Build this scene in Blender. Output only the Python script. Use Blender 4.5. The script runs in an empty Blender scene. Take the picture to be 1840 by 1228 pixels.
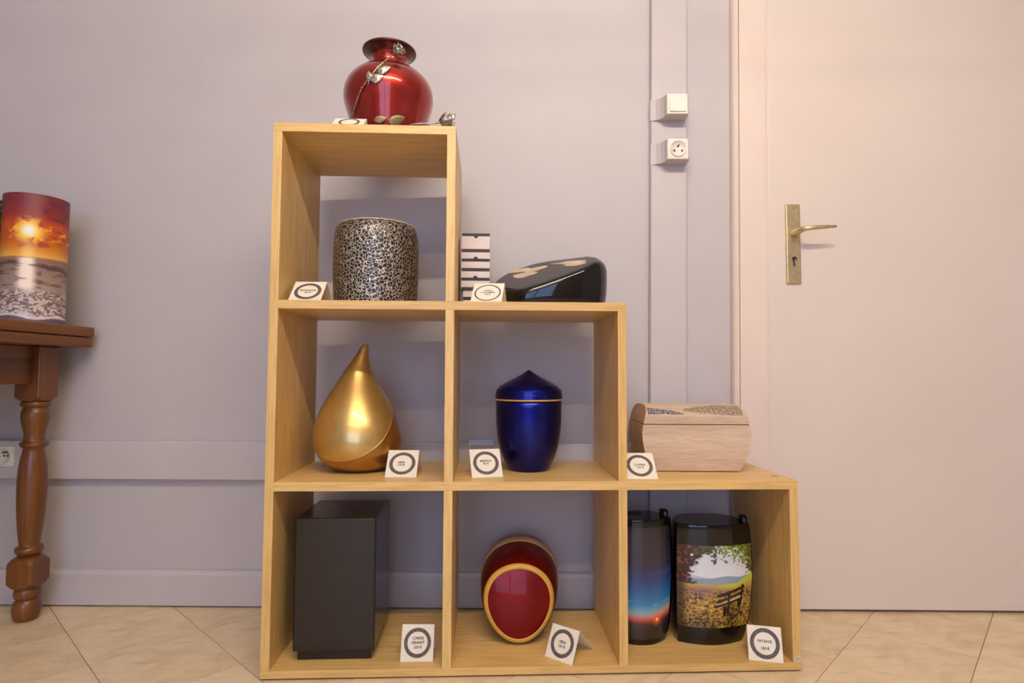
import bpy, bmesh, math, random
import numpy as np
from mathutils import Vector, Matrix
random.seed(7)
S = bpy.context.scene
COL = S.collection
PI = math.pi

# ------------------------------------------------------------------ camera
TH = 0.05026                       # the shelving unit stands turned by 2.9 degrees to the wall
right = Vector((0.99995377, 0.00875056, 0.0039845))
up = Vector((-0.00351992, -0.05247915, 0.99861582))
fwd = Vector((-0.00894755, 0.99858368, 0.05244593))
cam_d = bpy.data.cameras.new('camera')
cam = bpy.data.objects.new('camera', cam_d)
COL.objects.link(cam)
mw = Matrix.Identity(4)
for i in range(3):
    mw[i][0], mw[i][1], mw[i][2] = right[i], up[i], -fwd[i]
mw.translation = Vector((0.48744824, -1.14458651, 0.58792))
cam.matrix_world = mw
cam_d.sensor_width = 36.0
cam_d.lens = 36.0 * 1056.268 / 1840.0
cam_d.clip_start = 0.02
S.camera = cam

# ------------------------------------------------------------------ view, world, large lights
S.view_settings.view_transform = 'Standard'
S.view_settings.look = 'None'
S.view_settings.gamma = 1.0
S.view_settings.use_curve_mapping = False
S.view_settings.exposure = 0.04
W = bpy.data.worlds.new('overcast_sky')
S.world = W
W.use_nodes = True
W.node_tree.nodes['Background'].inputs[0].default_value = (0.62, 0.74, 1.0, 1)
W.node_tree.nodes['Background'].inputs[1].default_value = 0.4

def area(name, loc, rot, sx, sy, power, color):
    d = bpy.data.lights.new(name, 'AREA')
    d.shape = 'RECTANGLE'; d.size = sx; d.size_y = sy; d.energy = power; d.color = color
    o = bpy.data.objects.new(name, d); COL.objects.link(o)
    o.location = loc; o.rotation_euler = rot
    return o
WIN = dict(x0=-0.75, x1=1.45, z0=0.25, z1=2.25, y=-4.0)
area('daylight_window', ((WIN['x0'] + WIN['x1']) / 2, WIN['y'] - 0.16, 1.25), (PI / 2, 0, 0), 2.1, 1.9, 47, (0.38, 0.58, 1.0))
TUBE_STRENGTH = 185.0
TUBE_COLOR = (1.0, 0.85, 0.64)

# ------------------------------------------------------------------ helpers
def lin(c):
    c = [v / 255.0 for v in c]
    return tuple((v / 12.92) if v <= 0.04045 else ((v + 0.055) / 1.055) ** 2.4 for v in c) + (1.0,)

MATS = {}
def mat(name, rgb, rough=0.5, metal=0.0, coat=0.0, spec=0.5, build=None, **kw):
    if name in MATS: return MATS[name]
    m = bpy.data.materials.new(name); m.use_nodes = True
    nt = m.node_tree; b = nt.nodes['Principled BSDF']
    b.inputs['Base Color'].default_value = lin(rgb) if max(rgb) > 1 else tuple(rgb) + (1,)
    b.inputs['Roughness'].default_value = rough
    b.inputs['Metallic'].default_value = metal
    b.inputs['Coat Weight'].default_value = coat
    b.inputs['Coat Roughness'].default_value = kw.get('coat_rough', 0.04)
    b.inputs['Specular IOR Level'].default_value = spec
    if 'emit' in kw:
        b.inputs['Emission Color'].default_value = tuple(kw['emit']) + (1,)
        b.inputs['Emission Strength'].default_value = kw['strength']
    if 'trans' in kw:
        b.inputs['Transmission Weight'].default_value = kw['trans']
        b.inputs['IOR'].default_value = 1.12
    if build: build(nt, b)
    MATS[name] = m
    return m

def nd(nt, t, **kw):
    n = nt.nodes.new(t)
    for k, v in kw.items():
        if k in n.inputs.keys() if isinstance(k, str) else False: n.inputs[k].default_value = v
        else: setattr(n, k, v)
    return n

def coords(nt, scale=(1, 1, 1), rot=(0, 0, 0), which='Object'):
    tc = nt.nodes.new('ShaderNodeTexCoord'); mp = nt.nodes.new('ShaderNodeMapping')
    mp.inputs['Scale'].default_value = scale; mp.inputs['Rotation'].default_value = rot
    nt.links.new(tc.outputs[which], mp.inputs[0])
    return mp.outputs[0]

def ramp(nt, fac, stops):
    r = nt.nodes.new('ShaderNodeValToRGB')
    el = r.color_ramp.elements
    while len(el) < len(stops): el.new(0.5)
    for e, (p, c) in zip(el, stops):
        e.position = p; e.color = lin(c) if max(c) > 1 else tuple(c) + (1,)
    nt.links.new(fac, r.inputs[0])
    return r.outputs[0]

def noise(nt, vec, scale, detail=4, rough=0.55, dist=0.0):
    n = nt.nodes.new('ShaderNodeTexNoise')
    n.inputs['Scale'].default_value = scale; n.inputs['Detail'].default_value = detail
    n.inputs['Roughness'].default_value = rough; n.inputs['Distortion'].default_value = dist
    nt.links.new(vec, n.inputs['Vector'])
    return n.outputs['Fac']

def mixc(nt, a, b, fac, mode='MIX'):
    m = nt.nodes.new('ShaderNodeMix'); m.data_type = 'RGBA'; m.blend_type = mode
    if isinstance(fac, float): m.inputs[0].default_value = fac
    else: nt.links.new(fac, m.inputs[0])
    for i, v in ((6, a), (7, b)):
        if isinstance(v, tuple): m.inputs[i].default_value = v
        else: nt.links.new(v, m.inputs[i])
    return m.outputs[2]

def bump(nt, b, h, strength=0.2, dist=0.002):
    n = nt.nodes.new('ShaderNodeBump'); n.inputs['Strength'].default_value = strength
    n.inputs['Distance'].default_value = dist
    nt.links.new(h, n.inputs['Height']); nt.links.new(n.outputs[0], b.inputs['Normal'])

def link(nt, a, b): nt.links.new(a, b)

# ------------------------------------------------------------------ materials
def paint(c1, c2, sc=6, bs=0.12):
    def f(nt, b):
        v = coords(nt)
        link(nt, ramp(nt, noise(nt, v, sc, 3), [(0.35, c1), (0.65, c2)]), b.inputs['Base Color'])
        bump(nt, b, noise(nt, v, 90, 4), bs, 0.0015)
    return f
M_WALL = mat('wall_paint_lavender', (192, 186, 189), 0.55, build=paint((191, 185, 188), (194, 188, 191)))
M_TRUNK = mat('trunking_paint', (196, 187, 193), 0.5, build=paint((195, 188, 190), (198, 191, 193), 9, 0.05))
M_DOOR = mat('door_paint_cream', (222, 208, 198), 0.42, build=paint((222, 208, 199), (225, 212, 203), 3, 0.05))
M_FRAME = mat('door_frame_paint', (226, 208, 198), 0.4, build=paint((224, 206, 196), (230, 214, 204), 4, 0.04))
M_CEIL = mat('ceiling_paint', (225, 220, 214), 0.8, build=paint((222, 216, 210), (230, 225, 220)))
M_GROUT = mat('grout_dark', (92, 74, 56), 0.9, build=paint((80, 64, 48), (104, 84, 64), 30))
def wood(axis, c0, c1, c2, fine=160, sc=9, stretch=0.06, bs=0.08):
    def f(nt, b):
        s = [1, 1, 1]; s[axis] = stretch
        v = coords(nt, tuple(s))
        g = noise(nt, v, sc, 5, 0.6, 0.6)
        g2 = noise(nt, v, fine, 3, 0.6)
        col = ramp(nt, g, [(0.3, c0), (0.5, c1), (0.72, c2)])
        dark = ramp(nt, g2, [(0.38, (0.72, 0.68, 0.62)), (0.56, (1, 1, 1))])
        link(nt, mixc(nt, col, dark, 0.55, 'MULTIPLY'), b.inputs['Base Color'])
        bump(nt, b, g2, bs, 0.0006)
    return f
OAK = ((214, 174, 106), (225, 187, 119), (233, 198, 132))
M_WX = mat('beech_laminate_x', (222, 188, 136), 0.38, build=wood(0, *OAK))
M_WZ = mat('beech_laminate_z', (222, 188, 136), 0.38, build=wood(2, *OAK))
TW = ((92, 51, 13), (116, 67, 20), (136, 84, 31))
M_TX = mat('table_oak_x', (118, 70, 32), 0.42, coat=0.05, build=wood(1, *TW, fine=110, sc=14), coat_rough=0.15)
M_TZ = mat('table_oak_z', (118, 70, 32), 0.36, coat=0.2, build=wood(2, *TW, fine=110, sc=14), coat_rough=0.15)
CH = ((200, 172, 148), (212, 186, 162), (220, 197, 174))
M_CHEST = mat('chest_pale_oak', (212, 186, 162), 0.55, build=wood(0, *CH, fine=420, sc=22, stretch=0.07, bs=0.5))
M_CHESTEND = mat('chest_end_oak', (196, 164, 136), 0.55, build=wood(0, (178, 146, 118), (190, 158, 130), (198, 168, 142), fine=190, sc=16, stretch=0.07, bs=0.3))
def tile_b(nt, b):
    v = coords(nt, (1, 1, 1), (0, 0, 0.8))
    tc = nt.nodes.new('ShaderNodeObjectInfo')
    n1 = noise(nt, v, 5, 5, 0.6, 1.2)
    v2 = coords(nt, (1, 5, 1), (0, 0, 0.35))
    n2 = noise(nt, v2, 4, 4, 0.6, 1.5)
    a = ramp(nt, n1, [(0.32, (216, 190, 152)), (0.5, (234, 212, 178)), (0.7, (240, 222, 190))])
    d = ramp(nt, n2, [(0.36, (0.78, 0.74, 0.7)), (0.48, (1, 1, 1))])
    c = mixc(nt, a, d, 0.6, 'MULTIPLY')
    t = ramp(nt, tc.outputs['Random'], [(0, (0.93, 0.92, 0.9)), (1, (1, 1, 1))])
    link(nt, mixc(nt, c, t, 1.0, 'MULTIPLY'), b.inputs['Base Color'])
M_TILE = mat('floor_tile_beige', (220, 196, 160), 0.34, build=tile_b)
M_WHITEPL = mat('white_plastic', (232, 224, 212), 0.35, build=paint((230, 222, 210), (236, 228, 217), 20, 0.02))
M_DARK = mat('dark_hole', (22, 19, 18), 0.7, build=paint((20, 17, 16), (28, 25, 24), 40))
M_BRASS = mat('satin_brass', (206, 186, 140), 0.34, metal=0.75, build=paint((196, 176, 132), (212, 194, 150), 60, 0.03))
M_STEEL = mat('steel_bright', (190, 180, 160), 0.3, metal=0.9, build=paint((180, 170, 150), (200, 190, 172), 60, 0.02))
def pewter_b(nt, b):
    v = coords(nt)
    link(nt, ramp(nt, noise(nt, v, 220, 3), [(0.35, (92, 84, 74)), (0.6, (200, 190, 176))]), b.inputs['Base Color'])
    bump(nt, b, noise(nt, v, 300, 3), 0.5, 0.001)
M_PEWTER = mat('antique_pewter', (160, 150, 138), 0.34, metal=0.9, build=pewter_b)
def redl(c0, c1):
    def f(nt, b):
        v = coords(nt)
        link(nt, ramp(nt, noise(nt, v, 40, 4), [(0.3, c0), (0.7, c1)]), b.inputs['Base Color'])
    return f
M_RED = mat('red_metal_lacquer', (156, 30, 16), 0.3, metal=0.75, coat=0.8, build=redl((140, 22, 12), (164, 34, 18)))
M_RED2 = mat('deep_red_lacquer', (122, 8, 9), 0.32, metal=0.75, coat=0.2, build=redl((112, 6, 8), (130, 10, 11)))
M_OLDBR = mat('old_bronze', (130, 112, 78), 0.4, metal=0.7, build=redl((104, 88, 60), (150, 132, 96)))
M_RIM = mat('dark_pewter_rim', (92, 60, 56), 0.28, metal=0.85, build=redl((84, 48, 46), (112, 76, 70)))
M_GOLD = mat('gold_satin_lacquer', (206, 174, 104), 0.34, metal=0.8, coat=0.8, build=redl((200, 166, 96), (210, 180, 112)))
M_BRONZE = mat('bronze_gold_lacquer', (176, 126, 58), 0.34, metal=0.85, coat=0.7, build=redl((168, 118, 52), (184, 136, 66)))
M_GOLDPAINT = mat('gold_paint', (206, 158, 66), 0.5, metal=0.1, build=redl((198, 148, 58), (212, 166, 74)))
M_BEIGEG = mat('champagne_paint', (196, 164, 122), 0.36, metal=0.3, build=redl((188, 156, 114), (204, 172, 130)))
M_BLUE = mat('cobalt_lacquer', (10, 18, 110), 0.36, metal=0.9, coat=0.35, build=redl((6, 12, 100), (12, 22, 126)))
M_BLACK = mat('black_lacquer', (14, 12, 11), 0.06, coat=0.0, build=redl((11, 9, 8), (18, 15, 14)))
def granite_b(nt, b):
    v = coords(nt)
    link(nt, ramp(nt, noise(nt, v, 500, 2), [(0.4, (30, 24, 20)), (0.68, (37, 30, 26)), (0.78, (52, 44, 38))]), b.inputs['Base Color'])
    bump(nt, b, noise(nt, v, 40, 3), 0.06, 0.002)
M_GRANITE = mat('black_granite', (30, 25, 22), 0.2, build=granite_b)
def mosaic_b(nt, b):
    v = coords(nt)
    d = noise(nt, v, 90, 2)
    vm = nt.nodes.new('ShaderNodeVectorMath'); vm.operation = 'MULTIPLY_ADD'
    cx = nt.nodes.new('ShaderNodeTexNoise'); cx.inputs['Scale'].default_value = 120
    link(nt, v, cx.inputs['Vector'])
    vm.inputs[1].default_value = (0.008, 0.008, 0.008)
    link(nt, cx.outputs['Color'], vm.inputs[0]); link(nt, v, vm.inputs[2])
    vo = nt.nodes.new('ShaderNodeTexVoronoi'); vo.feature = 'DISTANCE_TO_EDGE'; vo.inputs['Scale'].default_value = 140
    link(nt, vm.outputs[0], vo.inputs['Vector'])
    f = vo.outputs['Distance']
    link(nt, ramp(nt, f, [(0.035, (212, 202, 190)), (0.085, (44, 38, 37)), (0.5, (22, 18, 19))]), b.inputs['Base Color'])
    mt = ramp(nt, f, [(0.035, (0.85, 0.85, 0.85)), (0.085, (0.05, 0.05, 0.05))]); link(nt, mt, b.inputs['Metallic'])
    h = ramp(nt, f, [(0.02, (1, 1, 1)), (0.14, (0, 0, 0))])
    bump(nt, b, h, 0.6, 0.001)
M_MOSAIC = mat('silver_crackle', (120, 110, 104), 0.36, build=mosaic_b)
M_CREAMRIM = mat('cream_rim', (196, 180, 150), 0.4, build=redl((186, 170, 140), (206, 190, 160)))
M_CARD = mat('card_stock', (238, 228, 210), 0.7, build=paint((236, 226, 208), (241, 232, 216), 20, 0.02))
def ring_b(nt, b):
    v = coords(nt)
    link(nt, ramp(nt, noise(nt, v, 900, 2), [(0.36, (44, 42, 50)), (0.52, (84, 78, 82)), (0.68, (150, 140, 132))]), b.inputs['Base Color'])
M_RING = mat('speckled_ring_print', (84, 80, 84), 0.7, build=ring_b)
M_INK = mat('black_ink', (40, 36, 34), 0.7, build=redl((34, 30, 30), (46, 42, 40)))
M_BOXW = mat('box_white_card', (222, 208, 206), 0.55, build=paint((218, 204, 202), (226, 213, 210), 20, 0.02))
M_BOXB = mat('box_black_card', (48, 41, 40), 0.6, build=redl((44, 37, 36), (54, 47, 46)))
M_DOVE = mat('dove_inlay', (206, 182, 160), 0.5, build=redl((188, 160, 136), (218, 198, 178)))
def leaf_b(bg, fg):
    def f(nt, b):
        v = coords(nt)
        vo = nt.nodes.new('ShaderNodeTexVoronoi'); vo.feature = 'DISTANCE_TO_EDGE'; vo.inputs['Scale'].default_value = 150
        link(nt, v, vo.inputs['Vector'])
        link(nt, ramp(nt, vo.outputs['Distance'], [(0.03, bg), (0.09, fg)]), b.inputs['Base Color'])
    return f
M_LEAFB = mat('blue_leaf_print', (70, 76, 104), 0.55, build=leaf_b((196, 176, 158), (64, 70, 98)))
M_LEAFG = mat('grey_leaf_print', (140, 122, 100), 0.55, build=leaf_b((206, 182, 158), (122, 106, 88)))
def acryl_b(nt, b):
    tr = nt.nodes.new('ShaderNodeBsdfTransparent'); gl = nt.nodes.new('ShaderNodeBsdfGlossy'); mx = nt.nodes.new('ShaderNodeMixShader')
    tr.inputs[0].default_value = (.93, .93, .95, 1); gl.inputs['Roughness'].default_value = .05
    fr = nt.nodes.new('ShaderNodeFresnel'); fr.inputs[0].default_value = 1.3
    link(nt, fr.outputs[0], mx.inputs[0]); link(nt, tr.outputs[0], mx.inputs[1]); link(nt, gl.outputs[0], mx.inputs[2])
    link(nt, mx.outputs[0], nt.nodes['Material Output'].inputs[0])
M_ACRYL = mat('clear_acrylic', (245, 245, 245), 0.03, build=acryl_b)
M_TUBE = mat('lamp_tube', (255, 240, 220), 0.5, emit=TUBE_COLOR, strength=TUBE_STRENGTH)
M_LAMPH = mat('lamp_housing', (220, 220, 220), 0.4, build=paint((216, 216, 216), (224, 224, 224)))
def print_b(nt, b):
    a = nt.nodes.new('ShaderNodeVertexColor'); a.layer_name = 'print'
    link(nt, a.outputs['Color'], b.inputs['Base Color'])
M_PRINT = mat('glossy_photo_print', (128, 128, 128), 0.25, coat=0.3, build=print_b)
M_PRINTM = mat('matte_photo_print', (128, 128, 128), 0.45, build=print_b)

# ------------------------------------------------------------------ mesh helpers
class MB:
    def __init__(s): s.v = []; s.f = []; s.smooth = []
    def add(s, vs, fs, smooth=False):
        o = len(s.v); s.v += [tuple(v) for v in vs]
        for f in fs: s.f.append(tuple(i + o for i in f)); s.smooth.append(smooth)
        return s
    def box(s, x0, x1, y0, y1, z0, z1, bev=0.0):
        bm = bmesh.new()
        vs = [bm.verts.new(p) for p in [(x0, y0, z0), (x1, y0, z0), (x1, y1, z0), (x0, y1, z0), (x0, y0, z1), (x1, y0, z1), (x1, y1, z1), (x0, y1, z1)]]
        for f in [(3, 2, 1, 0), (4, 5, 6, 7), (0, 1, 5, 4), (1, 2, 6, 5), (2, 3, 7, 6), (3, 0, 4, 7)]: bm.faces.new([vs[i] for i in f])
        if bev > 0: bmesh.ops.bevel(bm, geom=bm.edges[:], offset=bev, segments=2, affect='EDGES', profile=0.5)
        bm.verts.index_update()
        s.add([v.co[:] for v in bm.verts], [[v.index for v in f.verts] for f in bm.faces]); bm.free()
        return s
    def rings(s, rings, cap0=True, cap1=True, closed=True, smooth=True):
        n = len(rings[0]); vs = [p for r in rings for p in r]; fs = []
        for k in range(len(rings) - 1):
            for i in range(n if closed else n - 1):
                j = (i + 1) % n
                fs.append((k * n + i, k * n + j, (k + 1) * n + j, (k + 1) * n + i))
        s.add(vs, fs, smooth)
        if cap0: s.add(rings[0], [tuple(range(n))[::-1]], False)
        if cap1: s.add(rings[-1], [tuple(range(n))], False)
        return s
    def lathe(s, prof, cx=0, cy=0, n=48, cap0=True, cap1=True):
        rs = []
        for r, z in prof: rs.append([(cx + r * math.cos(2 * PI * i / n), cy + r * math.sin(2 * PI * i / n), z) for i in range(n)])
        return s.rings(rs, cap0, cap1)
    def tube(s, pts, rad, n=8, cap=True):
        pts = [Vector(p) for p in pts]
        if not hasattr(rad, '__len__'): rad = [rad] * len(pts)
        rs = []; ref = None
        for i, p in enumerate(pts):
            t = (pts[min(i + 1, len(pts) - 1)] - pts[max(i - 1, 0)]).normalized()
            if ref is None: ref = Vector((0, 0, 1)) if abs(t.z) < 0.9 else Vector((1, 0, 0))
            u = (ref - t * ref.dot(t)).normalized(); w = t.cross(u); ref = u
            rs.append([p + rad[i] * (math.cos(2 * PI * k / n) * u + math.sin(2 * PI * k / n) * w) for k in range(n)])
        return s.rings(rs, cap, cap)
    def prism(s, poly, z0, z1):            # polygon in x, y (counter-clockwise)
        n = len(poly)
        a = [(x, y, z0) for x, y in poly]; b = [(x, y, z1) for x, y in poly]
        return s.rings([a, b], smooth=False)
    def xform(s, fn):
        s.v = [tuple(fn(*p)) for p in s.v]; return s
    def build(s, name, m, parent=None, loc=None):
        me = bpy.data.meshes.new(name); me.from_pydata(s.v, [], s.f); me.materials.append(m)
        me.polygons.foreach_set('use_smooth', s.smooth); me.update()
        bm = bmesh.new(); bm.from_mesh(me); bmesh.ops.remove_doubles(bm, verts=bm.verts, dist=1e-6)
        bmesh.ops.recalc_face_normals(bm, faces=bm.faces); bm.to_mesh(me); bm.free()
        o = bpy.data.objects.new(name, me); COL.objects.link(o)
        if parent: o.parent = parent
        if loc: o.location = loc
        return o

def sharp(o, deg=35):
    me = o.data
    bm = bmesh.new(); bm.from_mesh(me)
    for e in bm.edges:
        if len(e.link_faces) == 2 and e.calc_face_angle(0) > math.radians(deg): e.smooth = False
    bm.to_mesh(me); bm.free()
    return o

def U(x, y, z):                            # shelving unit frame -> room
    c, s = math.cos(TH), math.sin(TH)
    return (x * c - y * s, x * s + y * c, z)

def tag(o, label=None, cat=None, group=None, kind=None):
    if label: o['label'] = label
    if cat: o['category'] = cat
    if group: o['group'] = group
    if kind: o['kind'] = kind
    return o
def thing(name, loc, rz=0.0, label=None, cat=None, group=None, kind=None, unit=True):
    o = bpy.data.objects.new(name, None); COL.objects.link(o)
    o.empty_display_size = 0.05
    o.location = U(*loc) if unit else loc
    o.rotation_euler = (0, 0, (TH if unit else 0) + rz)
    return tag(o, label, cat, group, kind)
def copy_tree(o, parent=None):
    c = o.copy(); COL.objects.link(c); c.parent = parent
    for ch in o.children: copy_tree(ch, c)
    return c
def shear(x, y, z): return (x + 0.0115 * (z - 0.98), y, z)   # the old joinery leans a little

# ------------------------------------------------------------------ room shell
RX0, RX1, RY0, RY1, RH = -2.2, 2.9, -4.0, 0.36, 2.55
floor = MB().box(RX0, RX1, RY0, 0.45, -0.06, -0.003).build('floor', M_GROUT); tag(floor, kind='structure')
tag(MB().box(RX0, RX1, RY0, 0.45, RH, RH + 0.08).build('ceiling', M_CEIL), kind='structure')
tag(MB().box(RX0 - 0.1, RX0, RY0, 0.45, -0.06, RH).build('wall_left', M_WALL), kind='structure')
tag(MB().box(RX1, RX1 + 0.1, RY0, 0.45, -0.06, RH).build('wall_right', M_WALL), kind='structure')
DX0, DX1, DZ = 1.075, 2.03, 2.07
wb = MB().box(RX0, DX0, RY1, 0.45, -0.003, RH).box(DX1, RX1, RY1, 0.45, -0.003, RH).box(DX0, DX1, RY1, 0.45, DZ, RH).box(DX0, DX1, 0.41, 0.45, -0.003, DZ)
tag(wb.build('wall_back', M_WALL), kind='structure')
w = WIN
wf = MB().box(RX0, w['x0'], RY0 - 0.1, RY0, -0.06, RH).box(w['x1'], RX1, RY0 - 0.1, RY0, -0.06, RH)
wf.box(w['x0'], w['x1'], RY0 - 0.1, RY0, -0.06, w['z0']).box(w['x0'], w['x1'], RY0 - 0.1, RY0, w['z1'], RH)
tag(wf.build('wall_front', M_WALL), kind='structure')
win = thing('window_1', (0.35, RY0, w['z0']), unit=False, kind='structure')
xm = (w['x0'] + w['x1']) / 2
for a, b, c, d in [(w['x0'], w['x0'] + .06, w['z0'], w['z1']), (w['x1'] - .06, w['x1'], w['z0'], w['z1']), (xm - .05, xm + .05, w['z0'], w['z1']), (w['x0'], w['x1'], w['z0'], w['z0'] + .06), (w['x0'], w['x1'], w['z1'] - .06, w['z1'])]:
    MB().box(a - 0.35, b - 0.35, -0.08, -0.02, c - w['z0'], d - w['z0'], 0.004).build('window_frame', M_FRAME, win)

# floor tiles, laid on the diagonal
nA = (-math.sin(math.radians(137)), math.cos(math.radians(137)))
nB = (-math.sin(math.radians(47)), math.cos(math.radians(47)))
SA, SB, OA, OB = 0.2135, 0.2144, 0.2103, 0.5217
def ab(a, b):
    det = nA[0] * nB[1] - nA[1] * nB[0]
    return ((a * nB[1] - nA[1] * b) / det, (nA[0] * b - a * nB[0]) / det)
def clip(poly, x0, x1, y0, y1):
    for ax, val, sg in ((0, x0, 1), (0, x1, -1), (1, y0, 1), (1, y1, -1)):
        out = []
        for i in range(len(poly)):
            p, q = poly[i], poly[(i + 1) % len(poly)]
            dp, dq = sg * (p[ax] - val), sg * (q[ax] - val)
            if dp >= 0: out.append(p)
            if dp * dq < 0:
                t = dp / (dp - dq); out.append((p[0] + t * (q[0] - p[0]), p[1] + t * (q[1] - p[1])))
        poly = out
        if len(poly) < 3: return []
    return poly
tiles = []
G = 0.0006
for i in range(-30, 40):
    for j in range(-30, 40):
        a0, b0 = OA - SA * i, OB - SB * j
        q = [ab(a0 + G, b0 + G), ab(a0 + SA - G, b0 + G), ab(a0 + SA - G, b0 + SB - G), ab(a0 + G, b0 + SB - G)]
        q = clip(q, RX0, RX1, RY0, 0.409)
        if len(q) < 3: continue
        ar = 0.5 * sum(q[k][0] * q[(k + 1) % len(q)][1] - q[(k + 1) % len(q)][0] * q[k][1] for k in range(len(q)))
        if abs(ar) < 1e-5: continue
        if ar < 0: q = q[::-1]
        c = (sum(p[0] for p in q) / len(q), sum(p[1] for p in q) / len(q))
        tiles.append((math.hypot((c[0] - 0.5) / 2.2, c[1] - 0.1), q, c))
tiles.sort(key=lambda t: t[0])
rest = MB()
for k, (d, q, c) in enumerate(tiles):
    if k < 130:
        dz = random.uniform(-0.0003, 0.0003) - 0.0004
        MB().prism([(p[0] - c[0], p[1] - c[1]) for p in q], -0.005, dz).build('tile', M_TILE, floor, (c[0], c[1], 0))
    else: rest.prism(q, -0.005, -0.0004)
tag(rest.build('tiles', M_TILE, floor), kind='stuff')

# baseboard and cable trunking
def extr_x(prof, x0, x1):                  # prof: (y, z) polygon
    return MB().rings([[(x0, y, z) for y, z in prof], [(x1, y, z) for y, z in prof]], smooth=False)
tag(extr_x([(.36, .004), (.344, .004), (.344, .0785), (.3475, .0865), (.352, .089), (.36, .089)], RX0, 1.028).build('baseboard_back', M_TRUNK), kind='structure')
tag(extr_x([(.36, .3150), (.340, .3150), (.338, .317), (.338, .408), (.340, .4105), (.36, .4105)], RX0, 0.80).build('trim_1', M_TRUNK), kind='structure')
vt = MB().rings([[(x, y, z) for x, y in [(.8265, .36), (.8265, .341), (.829, .338), (.9165, .338), (.919, .341), (.919, .36)]] for z in (0.09, 2.55)], smooth=False)
tag(vt.xform(shear).build('trim_2', M_TRUNK), kind='structure')

# door
door = thing('door_1', (1.55, 0.36, 0), unit=False, kind='structure')
D0 = (1.55, 0.36, 0)
def dpart(mb, name, m, parent=door, sh=True):
    if sh: mb.xform(shear)
    mb.xform(lambda x, y, z: (x - D0[0], y - D0[1], z - D0[2]))
    return mb.build(name, m, parent)
leaf = dpart(MB().box(1.1270, 1.975, .3440, .383, .006, 2.03, .0025), 'door_leaf', M_DOOR)
for x0, x1 in ((1.035, 1.1195), (1.985, 2.075)):
    dpart(MB().box(x0 + (.017 if x0 < 1.5 else 0), x1 - (0 if x0 < 1.5 else .017), .3355, .36, .002, 2.09, .0012), 'jamb', M_FRAME)
    bx = x0 if x0 < 1.5 else x1 - .017
    dpart(MB().rings([[(bx + a, b, z) for a, b in [(0, .36), (0, .345), (.003, .338), (.0085, .334), (.014, .3345), (.0165, .339), (.017, .36)]] for z in (.002, 2.105)], smooth=False), 'moulding', M_FRAME)
    ex = 1.1195 if x0 < 1.5 else 1.976
    dpart(MB().box(ex - .001, ex + .0085, .3458, .395, .002, 2.06), 'rebate', M_FRAME)
dpart(MB().box(1.035, 2.075, .3355, .36, 2.05, 2.105, .0012), 'lintel', M_FRAME)
plate = dpart(MB().box(1.1695, 1.2055, .3365, .3455, .8155, 1.0185, .0022), 'handle_plate', M_BRASS, sh=False)
def onplate(mb, name, m): return dpart(mb, name, m, plate, False)
for z in (1.0085, .826):
    onplate(MB().rings([[(1.188 + r * math.cos(a), yy, z + r * math.sin(a)) for a in [2 * PI * k / 16 for k in range(16)]] for r, yy in ((.0038, .3368), (.0034, .3352), (.0016, .3350))], smooth=False), 'screw', M_STEEL)
lev = [(1.1875, .3360, .9425), (1.1875, .320, .9425), (1.189, .304, .9435), (1.194, .2935, .9445), (1.203, .2895, .9455), (1.225, .2885, .947), (1.250, .289, .9485), (1.2705, .290, .9495)]
onplate(MB().tube(lev, [.0095, .0088, .0078, .0068, .0062, .0055, .0046, .0030], 12), 'lever', M_BRASS)
kh = []
for k in range(20):
    a = math.radians(-60 + 300 * k / 19); kh.append((1.1885 + .0062 * math.cos(a), .877 + .0062 * math.sin(a)))
kh = [(1.1885 + .0062 * math.cos(math.radians(d)), .8775 + .0062 * math.sin(math.radians(d))) for d in range(-62, 243, 15)] + [(1.1855, .8605), (1.187, .859), (1.190, .859), (1.1915, .8605)]
onplate(MB().rings([[(x, .3361, z) for x, z in kh], [(x, .3372, z) for x, z in kh]], smooth=False), 'lock_hole', M_DARK)
onplate(MB().box(1.1885, 1.1908, .3352, .3362, .861, .8775, .0004), 'lock_core', M_STEEL)

# ------------------------------------------------------------------ switch and sockets
def disc(r, y0, y1, cx, cz, n=24): return MB().rings([[(cx + r * math.cos(2 * PI * k / n), y, cz + r * math.sin(2 * PI * k / n)) for k in range(n)] for y in (y0, y1)], smooth=False)
def outlet_face(root, cx, cz, y, pins):
    f = MB().box(cx - .0225, cx + .0225, y - .0005, y + .004, cz - .0225, cz + .0225, .001).build('face_plate', M_WHITEPL, root)
    MB().rings([[(cx + r * math.cos(a), yy, cz + r * math.sin(a)) for a in [2 * PI * k / 32 for k in range(32)]] for r, yy in ((.0205, y), (.0205, y - .0035), (.0190, y - .0035), (.0184, y - .0010), (.002, y - .0008))], cap0=False, cap1=True).build('round_well', M_WHITEPL, root)
    for dx, dz in pins[:2]: disc(.0026, y - .0016, y - .0003, cx + dx, cz + dz, 12).build('pin_hole', M_DARK, root)
    (x0, z0), (x1, z1) = pins[2]
    MB().tube([(cx + x0, y - .0014, cz + z0), (cx + x1, y - .0014, cz + z1)], .0022, 8).build('earth_pin', mat('earth_pin_metal', (112, 98, 86), 0.4, metal=0.6, build=redl((100, 88, 76), (124, 110, 98))), root)
    disc(.0013, y - .0016, y - .0003, cx + pins[3][0], cz + pins[3][1], 10).build('centre_screw', M_STEEL, root)
def riser(root, z0, z1):
    P = [(-.049, .0), (-.036, -.004), (-.026, -.012), (-.019, -.024), (-.0165, -.037), (.0365, -.037), (.039, -.034), (.0405, 0)]
    MB().rings([[(x, y, z) for x, y in P] for z in (z0, z1)], smooth=False).build('riser_box', M_TRUNK, root)
sw = thing('light_switch', (.8765, .3378, 1.235), unit=False, label='square white rocker light switch on the upright trunking', cat='switch')
riser(sw, 0, .0535)
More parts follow.
